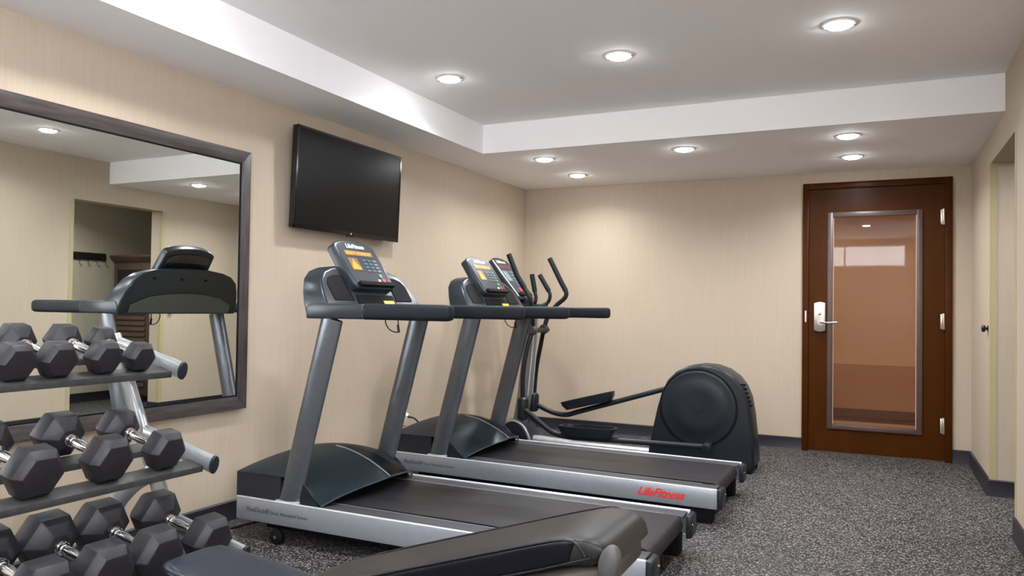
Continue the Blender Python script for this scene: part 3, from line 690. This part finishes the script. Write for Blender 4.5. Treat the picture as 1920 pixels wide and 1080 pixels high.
obj('display_edge', bm_tube([FE(.035, .02, .002), FE(.025, .5, .002), FE(.035, .96, .002)], .004, 8), SILVER2, ec)
text_obj('logo', 'LifeFitness', .036, lambda X, Y, d_: FE(.22 + X / (2 * ch), .90 + Y / CH, .002 + d_), WHITE, ec, bold=.0008, shear=.25)
bx = lambda a0_, a1_, b0_, b1_, m, nme='key', d1=.004: obj(nme, bm_prism([(a0_, b0_), (a1_, b0_), (a1_, b1_), (a0_, b1_)], .002, d1, lambda p, q, a: FE(p, q, a)), m, ec)
bx(.14, .86, .76, .84, principled('dark_red_led', (.10, .03, .03), .3), 'message_bar')
bx(.12, .40, .42, .68, KEYGREY, 'profile_screen')
for r_ in range(5):
    for c_ in range(4):
        bx(.47 + c_ * .115, .55 + c_ * .115, .64 - r_ * .085, .69 - r_ * .085, TEAL if c_ == 0 else KEYGREY)
bx(.40, .56, .17, .25, RED); bx(.15, .85, .03, .10, MATBLACK, 'reading_rack', .018)
obj('console_neck', bm_loft([[E_(x + dx * a, EY + .055 * b_, z) for a, b_ in ((-1, -1), (1, -1), (1, 1), (-1, 1))] for x, z, dx in ((-2.495, 1.06, .055), (-2.53, 1.14, .070), (-2.62, 1.24, .045), (-2.70, 1.34, .02))]), CHAR, el, bev=.01)
obj('console_shelf', bm_box(-2.56 + 1.7, -2.40 + 1.7, -.12, .12, 1.120, 1.142), CHAR, el, bev=.008)
for y0, pts in ((5.53, [(-2.46, 5.56, 1.12), (-2.425, 5.53, 1.150), (-2.418, 5.53, 1.195), (-2.428, 5.53, 1.240), (-2.455, 5.53, 1.375)]), (5.71, [(-2.46, 5.68, 1.12), (-2.400, 5.71, 1.150), (-2.375, 5.71, 1.195), (-2.385, 5.71, 1.250), (-2.466, 5.71, 1.378)])):
    fh = obj('fixed_handle', bm_tube([E_(*p) for p in pts], .014, 14, smooth=4), BLACK, el)
    obj('pulse_grip', bm_tube([E_(*pts[3]), E_(*pts[4])], .019, 16), GRIP, fh)

# ------------------------------------------------------------------ dumbbell rack
AY = 1.965
rk = thing('dumbbell_rack', 'silver three tier dumbbell rack below the mirror', 'dumbbell rack', (-2.4, 1.35, 0))
Kx, Ky = 2.4, -1.35
K = lambda x, y, z: (x + Kx, y + Ky, z)
tiers = [  # (front x, front z, rear x, rear z) : support line under the heads
    ((-2.215, .862), (-2.600, .955)),
    ((-2.055, .548), (-2.440, .638)),
    ((-1.905, .262), (-2.300, .345))]
YL = 0.70
for yy, sg in ((AY, 1), (YL, -1)):
    # main post, leaning back towards the wall
    obj('side_post', bm_tube([K(-2.13, yy, .035), K(-2.325, yy, .47), K(-2.42, yy, .66), K(-2.575, yy, .985)], .022, 16, r2=.034, side=(1, 0, 0)), SILVERM, rk)
    obj('rear_strut', bm_tube([K(-2.325, yy - .03 * sg, .51), K(-2.42, yy - .03 * sg, .455), K(-2.50, yy - .03 * sg, .37), K(-2.58, yy - .03 * sg, .20), K(-2.66, yy - .03 * sg, .035)], .022, 16, r2=.032, side=(1, 0, 0), smooth=5), SILVER, rk)
    obj('floor_foot', bm_tube([K(-1.92, yy, .028), K(-2.72, yy, .028)], .026, 16, r2=.026), SILVER, rk)
    for (fxz, rxz) in tiers:
        sl = Vector((fxz[0] - rxz[0], 0, fxz[1] - rxz[1])).normalized()
        nn = Vector((-sl.z, 0, sl.x))
        if nn.z < 0: nn = -nn
        f0 = Vector((fxz[0], yy, fxz[1])) + nn * .012 + sl * .0; r0 = Vector((rxz[0], yy, rxz[1])) + nn * .012
        ta = obj('tier_arm', bm_tube([K(*(r0 + sl * .02)), K(*(f0 + sl * -.008))], .017, 20, r2=.031, side=(0, 0, 1)), SILVERM, rk)
        obj('end_cap', bm_tube([K(*(f0 + sl * -.008)), K(*(f0 + sl * .004))], .018, 24, r2=.032, side=(0, 0, 1)), CHAR, ta, bev=.003)
        obj('bolt', bm_lathe([(0, .010), (.006, .009), (.008, 0)], K(*(f0 - sl * .075 - nn * .004 + Vector((0, .017, 0)))), (0, 1, 0), 14), CHROME, ta)
for i, (fxz, rxz) in enumerate(tiers):
    sl = Vector((fxz[0] - rxz[0], 0, fxz[1] - rxz[1])); ln = sl.length; sl.normalize(); nn = Vector((-sl.z, 0, sl.x))
    if nn.z < 0: nn = -nn
    for nm, d0 in (('front_rail', ln - .105), ('rear_rail', ln - .305)):
        # L-shaped angle: seat plate plus lip
        b0 = Vector((rxz[0], 0, rxz[1])) + sl * d0
        pr = []
        wdt = .070
        for a, c_ in ((0, 0), (wdt, 0), (wdt, -.022), (wdt - .004, -.022), (wdt - .004, -.004), (0, -.004)):
            p = b0 + sl * a + nn * c_; pr.append((p.x, p.z))
        obj(nm, bm_prism(pr, YL, AY - .012, lambda p, q, a: K(p, a, q)), DKSTEEL, rk, bev=.001)
# small footpads
for yy in (YL, AY):
    for xx in (-1.93, -2.70):
        obj('foot_cap', bm_box(xx - .02 + Kx, xx + .02 + Kx, yy - .03 + Ky, yy + .03 + Ky, 0, .012), MATBLACK, rk)

def make_dumbbell(x, y, z, tilt_, af, hl, gap, label, group):
    """x,y,z = centre of the flat underside; handle along local x"""
    root = thing('dumbbell', label, 'dumbbell', (x, y, z), 0, group)
    root.rotation_euler = (0, tilt_, 0)
    rc = af / math.sqrt(3)
    def hexr(xx, sc, zsh=0): return [(xx, rc * sc * math.cos(R(60 * k)), af / 2 + rc * sc * math.sin(R(60 * k))) for k in range(6)]
    for s in (-1, 1):
        xi = s * gap / 2; xo = s * (gap / 2 + hl)
        rings = [hexr(xi - s * .0, .42), hexr(xi + s * hl * .10, .62), hexr(xi + s * hl * .30, 1.0), hexr(xo - s * hl * .22, 1.0), hexr(xo, .74)]
        obj('head', bm_loft(rings), RUBBER, root, bev=af * .018, seg=2, ang=24)
    prof = [(-gap / 2 - .01, .015), (-gap / 2 + .004, .0150), (-gap / 4, .0135), (0, .0165), (gap / 4, .0135), (gap / 2 - .004, .0150), (gap / 2 + .01, .015)]
    hd = obj('handle', bm_lathe(prof, (0, 0, af / 2), (1, 0, 0), 20), CHROME, root, ang=60)
    for s in (-1, 1):
        for q in (.006, .018):
            xx = s * (gap / 2 - q)
            obj('collar', bm_lathe([(-.0035, .0165), (-.002, .0195), (.002, .0195), (.0035, .0165)], (xx, 0, af / 2), (1, 0, 0), 20), CHROME, hd, ang=60)
    return root
# (tier, y, near-centre x, head size, label)
specs = [
    (0, 1.843, -2.300, .094, 'black hex dumbbell at the right end of the top tier'),
    (0, 1.707, -2.300, .104, 'second black hex dumbbell from the right end of the top tier'),
    (0, 1.548, -2.300, .108, 'third black hex dumbbell from the right end of the top tier'),
    (0, 1.418, -2.300, .110, 'fourth black hex dumbbell from the right on the top tier, cut by the picture edge'),
    (1, 1.822, -2.150, .122, 'black hex dumbbell at the right end of the middle tier'),
    (1, 1.612, -2.150, .134, 'second black hex dumbbell from the right end of the middle tier'),
    (1, 1.384, -2.150, .138, 'third black hex dumbbell from the right on the middle tier'),
    (2, 1.862, -1.990, .142, 'large black hex dumbbell at the right end of the bottom tier'),
    (2, 1.665, -2.000, .150, 'second large black hex dumbbell from the right end of the bottom tier'),
    (2, 1.490, -2.000, .152, 'third large black hex dumbbell from the right on the bottom tier'),
    (2, 1.315, -2.000, .154, 'large black hex dumbbell at the lower left picture corner on the bottom tier'),
]
gnames = ['dumbbells on the top tier', 'dumbbells on the middle tier', 'dumbbells on the bottom tier']
for ti, yy, xn, af, lab in specs:
    fxz, rxz = tiers[ti]
    sl = Vector((fxz[0] - rxz[0], 0, fxz[1] - rxz[1])).normalized()
    hl = af * .78; gap = {0: .122, 1: .124, 2: .122}[ti]
    half = gap / 2 + hl / 2
    # centre so that the near head sits at xn
    cx_ = xn - sl.x * half
    tt = (cx_ - rxz[0]) / sl.x
    cz_ = rxz[1] + sl.z * tt + .0010
    make_dumbbell(cx_, yy, cz_, math.atan2(-sl.z, sl.x), af, hl, gap, lab, gnames[ti])

# ------------------------------------------------------------------ weight bench
bn = thing('weight_bench', 'adjustable weight bench with a raised grey backrest in the foreground', 'bench', (-1.1, 1.51, 0))
Bx, By = 1.1, -1.51
Bn = lambda x, y, z: (x + Bx, y + By, z)
def pad(pl, name, mat, th, path, widths, bev_, seg_=4, parent=None):
    """path (x,z) of the top surface, widths per station; rounded slab"""
    rings = []
    for (x, z), wd in zip(path, widths):
        rings.append([(x, z, wd)])
    pass
def slab(pathtop, th, halfw, yc, fn=Bn):
    """loft across stations: rounded rectangle in the plane normal to the path"""
    P_ = [Vector((x, 0, z)) for x, z in pathtop]; rings = []
    for i, p in enumerate(P_):
        t = (P_[min(i + 1, len(P_) - 1)] - P_[max(i - 1, 0)]).normalized(); n_ = Vector((-t.z, 0, t.x))
        if n_.z < 0: n_ = -n_
        hw_ = halfw[i]; thh = th[i]; ring = []
        for k in range(32):
            an = 2 * math.pi * k / 32; c_, s_ = math.cos(an), math.sin(an)
            e_ = .34
            yy = math.copysign(abs(c_) ** e_, c_) * hw_; zz = math.copysign(abs(s_) ** e_, s_) * thh / 2
            q = p + n_ * (zz - thh / 2); ring.append(fn(q.x, yc + yy, q.z))
        rings.append(ring)
    return bm_loft(rings)
# backrest: path rises towards the right, rounded over at the end
sl = .322
bp = [(-1.235, .452), (-1.225, .4595), (-1.20, .4685), (-1.10, .501), (-.90, .5655), (-.70, .630), (-.58, .6675), (-.530, .6805), (-.495, .683), (-.465, .676), (-.445, .660), (-.436, .640)]
th = [.030, .046, .055, .058, .058, .058, .058, .060, .060, .058, .050, .034]
hwid = [.105, .118, .124, .130, .134, .136, .138, .138, .137, .134, .126, .112]
bk = obj('backrest_pad', slab(bp, th, hwid, 1.51), LEATHER2, bn, ang=60)
# glossy side bolsters with piping
for s in (-1, 1):
    tz = lambda x: .630 + (x + .70) * .3225
    xs = [-1.195, -1.18, -1.10, -.95, -.80, -.70, -.60, -.555, -.530, -.515, -.508]
    ks = [.35, .8, 1, 1, 1, 1, 1, .98, .88, .68, .35]
    pth = [(x, tz(x) - .006 - .024 * (1 - k)) for x, k in zip(xs, ks)]
    obj('side_bolster', slab(pth, [.047 * k for k in ks], [.022 * min(1, k + .15) for k in ks], 1.51 + s * .1205), BOLSTER, bk, ang=60)
    pp = [(-1.20, 0), (-1.05, 0), (-.85, 0), (-.62, 0), (-.535, -.004), (-.505, -.020), (-.492, -.042)]
    obj('piping', bm_tube([Bn(x, 1.51 + s * (.122 if i == 0 else .1385 if i < 5 else .141), tz(x) - .0045 + dz) for i, (x, dz) in enumerate(pp)], .0025, 8, smooth=4), BLACK, bk)
    pp = [(-1.18, 0), (-1.0, 0), (-.80, 0), (-.60, 0), (-.54, .002), (-.48, .004)]
    obj('piping', bm_tube([Bn(x, 1.51 + s * (.126 if i == 0 else .138), tz(x) - .056 + dz) for i, (x, dz) in enumerate(pp)], .0025, 8, smooth=4), BLACK, bk)
shp = [(-1.21, .405), (-1.05, .452), (-.85, .517), (-.65, .582), (-.53, .618), (-.48, .630), (-.455, .632)]
obj('backrest_shell', slab(shp, [.03, .045, .050, .052, .054, .050, .040], [.10, .122, .128, .130, .128, .118, .104], 1.51), SHELL, bn, ang=60)
# oval end bumpers either side of the shell
# oval bumper at the near corner of the shell
bm = bm_lathe([(0, .020), (.004, .030), (.014, .034), (.026, .034), (.032, .028)], (0, 0, 0), (0, -1, 0), 32)
bmesh.ops.transform(bm, matrix=Matrix.Translation(Bn(-.447, 1.398, .643)) @ Matrix.Rotation(R(12), 4, 'Y') @ Matrix.Diagonal((.58, 1, 1, 1)), verts=bm.verts)
obj('end_bumper', bm, CAPGREY, bn, ang=60)
# seat
sp = [(-1.680, .428), (-1.672, .440), (-1.645, .4465), (-1.60, .443), (-1.50, .428), (-1.40, .412), (-1.30, .397), (-1.265, .389), (-1.250, .378)]
st_ = obj('seat_pad', slab(sp, [.030, .050, .060, .062, .062, .062, .060, .052, .036], [.070, .086, .100, .108, .118, .126, .130, .126, .114], 1.515), LEATHER, bn, ang=60)
pp = [(-1.668, .418), (-1.60, .425), (-1.45, .402), (-1.30, .379)]
for s in (-1, 1):
    obj('piping', bm_tube([Bn(x, 1.515 + s * w_, z) for (x, z), w_ in zip(pp, (.080, .109, .123, .131))], .0028, 8, smooth=4), BLACK, st_)
obj('seat_board', slab([(-1.64, .384), (-1.45, .360), (-1.28, .333)], [.016] * 3, [.085, .100, .105], 1.515), MATBLACK, bn)
# frame
obj('seat_tube', bm_box(-1.62 + Bx, -1.18 + Bx, -.025, .025, .300, .340), SILVER, bn, bev=.006)
obj('seat_front_bracket', bm_tube([Bn(-1.64, 1.51, .37), Bn(-1.66, 1.51, .31), Bn(-1.60, 1.51, .30)], .016, 12, smooth=3), SILVER2, bn)
obj('main_tube', bm_tube([Bn(-1.60, 1.51, .055), Bn(-.55, 1.51, .055)], .025, 16, r2=.032, side=(0, 0, 1)), SILVER, bn)
obj('front_post', bm_tube([Bn(-1.55, 1.51, .06), Bn(-1.45, 1.51, .32)], .022, 16, r2=.03, side=(1, 0, 0)), SILVER, bn)
obj('rear_post', bm_tube([Bn(-.95, 1.51, .06), Bn(-1.18, 1.51, .32)], .022, 16, r2=.03, side=(1, 0, 0)), SILVER, bn)
obj('back_support', bm_tube([Bn(-.80, 1.51, .07), Bn(-.74, 1.51, .56)], .018, 16, r2=.024, side=(1, 0, 0)), SILVER, bn)
obj('back_spine', bm_tube([Bn(-1.19, 1.51, .375), Bn(-.60, 1.51, .575)], .022, 16), SILVER, bn)
for x in (-1.60, -.55):
    obj('cross_foot', bm_tube([Bn(x, 1.28, .028), Bn(x, 1.74, .028)], .026, 16), SILVER, bn)
    for y in (1.275, 1.745):
        obj('foot_cap', bm_tube([Bn(x, y - .012, .028), Bn(x, y + .012, .028)], .0275, 16), MATBLACK, bn)

# ------------------------------------------------------------------ side room contents
hk = thing('coat_hook_rail', 'dark coat hook rail on the side room wall seen in the mirror', 'hook rail', (SX, 5.70, 1.62))
obj('backboard', bm_box(-.018, 0, -.25, .25, -.040, .040), CABBLACK, hk, bev=.003)
for k in range(5):
    yy = -.20 + .10 * k
    obj('hook', bm_tube([(-.018, yy, -.005), (-.035, yy, -.015), (-.040, yy, -.040), (-.052, yy, -.052), (-.060, yy, -.035)], .0045, 10, smooth=4), BLACK, hk)
cb = thing('louvred_cabinet', 'dark wood louvred cabinet in the side room seen in the mirror', 'cabinet', (1.63, 6.27, 0))
obj('carcass', bm_box(-.30, .33, -.22, .30, .06, 1.56), CABINET, cb, bev=.004)
obj('plinth', bm_box(-.28, .31, -.20, .30, 0, .06), CABBLACK, cb)
crn = [(-.22, 1.56), (-.235, 1.575), (-.26, 1.60), (-.285, 1.62), (-.285, 1.645), (.30, 1.645), (.30, 1.56)]
obj('cornice', bm_prism(crn, -.345, .345, lambda p, q, a: (a, p, q)), CABINET, cb, bev=.003)
dr = obj('cabinet_door', bm_box(-.285, .315, -.240, -.22, .08, 1.54), CABINET, cb, bev=.002)
obj('door_panel', bm_box(-.22, .25, -.246, -.238, 1.12, 1.48), CABBLACK, dr)
for k in range(14):
    zz = .17 + k * .062
    bm = bm_prism([(-.240, zz), (-.258, zz + .004), (-.246, zz + .044), (-.240, zz + .044)], -.22, .25, lambda p, q, a: (a, p, q))
    obj('louvre', bm, CABINET, dr)
obj('handle', bm_cyl((.27, -.252, .95), (.27, -.240, .95), .012, 14), SATIN, dr)
o = obj('dark_side_panel', bm_box(-.03, .02, -.02, .35, -.83, .83), CABBLACK, origin=None)
o.location = (1.25, 6.10, .83)
tag(o, 'tall black panel standing beside the louvred cabinet in the side room', 'panel')

# ------------------------------------------------------------------ lights
def downlight(x, y, z, label, group, power, rad=.056, seen=True, col=(.94, .97, 1.0)):
    t_ = thing('recessed_light', label, 'ceiling light', (x, y, z), 0, group)
    obj('trim_ring', bm_lathe([(0, .078), (.004, .077), (.006, .070), (.006, .061), (0.001, .060), (0.0, .060)], (0, 0, 0), (0, 0, -1), 40), LAMPTRIM, t_, ang=60)
    obj('lens', bm_lathe([(0, .060), (.007, .058), (.014, .049), (.019, .030), (.021, 0)], (0, 0, 0), (0, 0, -1), 32), LENS, t_, ang=80)
    for s in (-1, 1):
        obj('clip', bm_box(s * .069 - .006, s * .069 + .006, -.006, .006, -.010, -.004), DARKCLIP, t_)
    ld = bpy.data.lights.new('downlight_lamp', 'AREA'); ld.shape = 'DISK'; ld.size = rad * 2; ld.energy = power; ld.color = col
    ld.spread = R(150)
    lo = bpy.data.objects.new('lamp', ld); COL.objects.link(lo); lo.parent = t_; lo.location = (0, 0, -.0225)
    return t_
PW = 8.2
UP, LO = 'downlights in the upper ceiling', 'downlights in the dropped soffit'
hi = [(-.168, 3.82, 'rightmost large downlight in the upper ceiling'), (-1.23, 3.85, 'middle downlight in the upper ceiling'), (-2.25, 3.857, 'left downlight in the upper ceiling near the soffit edge')]
for x, y, l in hi: downlight(x, y, ZC, l, UP, PW)
for x, l in ((-.168, 'right overhead downlight, one row nearer the camera than the visible upper row'), (-1.23, 'centre overhead downlight, one row nearer the camera than the visible upper row'), (-2.28, 'left downlight overhead in front of the mirror')):
    downlight(x, 2.10, ZC, l, UP, PW)
for x, l in ((-.168, 'right downlight near the camera, reflected in the door glass'), (-1.23, 'centre downlight near the camera'), (-2.28, 'left downlight near the camera by the dumbbell rack')):
    downlight(x, .42, ZC, l, UP, PW)
lo_ = [(-.176, 5.285, 'right soffit downlight, the front one of the pair before the door'), (-1.217, 5.31, 'middle soffit downlight above the elliptical'), (-2.261, 5.297, 'left soffit downlight nearest the soffit edge'),
       (-2.274, 6.036, 'small rear left soffit downlight close to the back wall'), (-.172, 6.004, 'rear right soffit downlight just in front of the door')]
for x, y, l in lo_: downlight(x, y, ZS, l, LO, PW * .8)
downlight(1.35, 4.95, 2.25, 'downlight in the side room ceiling', None, 9)
downlight(.9, 7.6, 2.4, 'downlight in the hallway behind the glazed door', None, 6.3, col=(1, .85, .66))
downlight(-.75, 7.6, 2.4, 'left downlight in the hallway behind the door', None, 6.3, col=(1, .85, .66))

# daylight fill let in by the two added windows
wd = bpy.data.worlds.new('world'); SC.world = wd; wd.use_nodes = True
wd.node_tree.nodes['Background'].inputs[0].default_value = (.9, .93, 1, 1); wd.node_tree.nodes['Background'].inputs[1].default_value = 11.5

# ------------------------------------------------------------------ camera
f, yaw, roll, pitch, cy, h = 1446.496, R(25.40116), R(-0.7985), R(1.16568), 547.037, 1.11316
F0 = Vector((-math.sin(yaw), math.cos(yaw), 0)); R0 = Vector((math.cos(yaw), math.sin(yaw), 0)); Z = Vector((0, 0, 1))
Fv = F0 * math.cos(pitch) + Z * math.sin(pitch); U = -F0 * math.sin(pitch) + Z * math.cos(pitch)
Rx = R0 * math.cos(roll) - U * math.sin(roll); Uy = R0 * math.sin(roll) + U * math.cos(roll)
cam = bpy.data.cameras.new('camera'); co = bpy.data.objects.new('camera', cam); COL.objects.link(co)
M4 = Matrix((Rx, Uy, -Fv)).transposed().to_4x4(); M4.translation = Vector((0, 0, h)); co.matrix_world = M4
cam.sensor_width = 36; cam.lens = f / 1920 * 36; cam.shift_y = (cy - 540) / 1920; cam.clip_start = .02
SC.camera = co
SC.view_settings.view_transform = 'Standard'; SC.view_settings.look = 'None'; SC.view_settings.gamma = 1
SC.view_settings.use_curve_mapping = False; SC.view_settings.exposure = 0.68
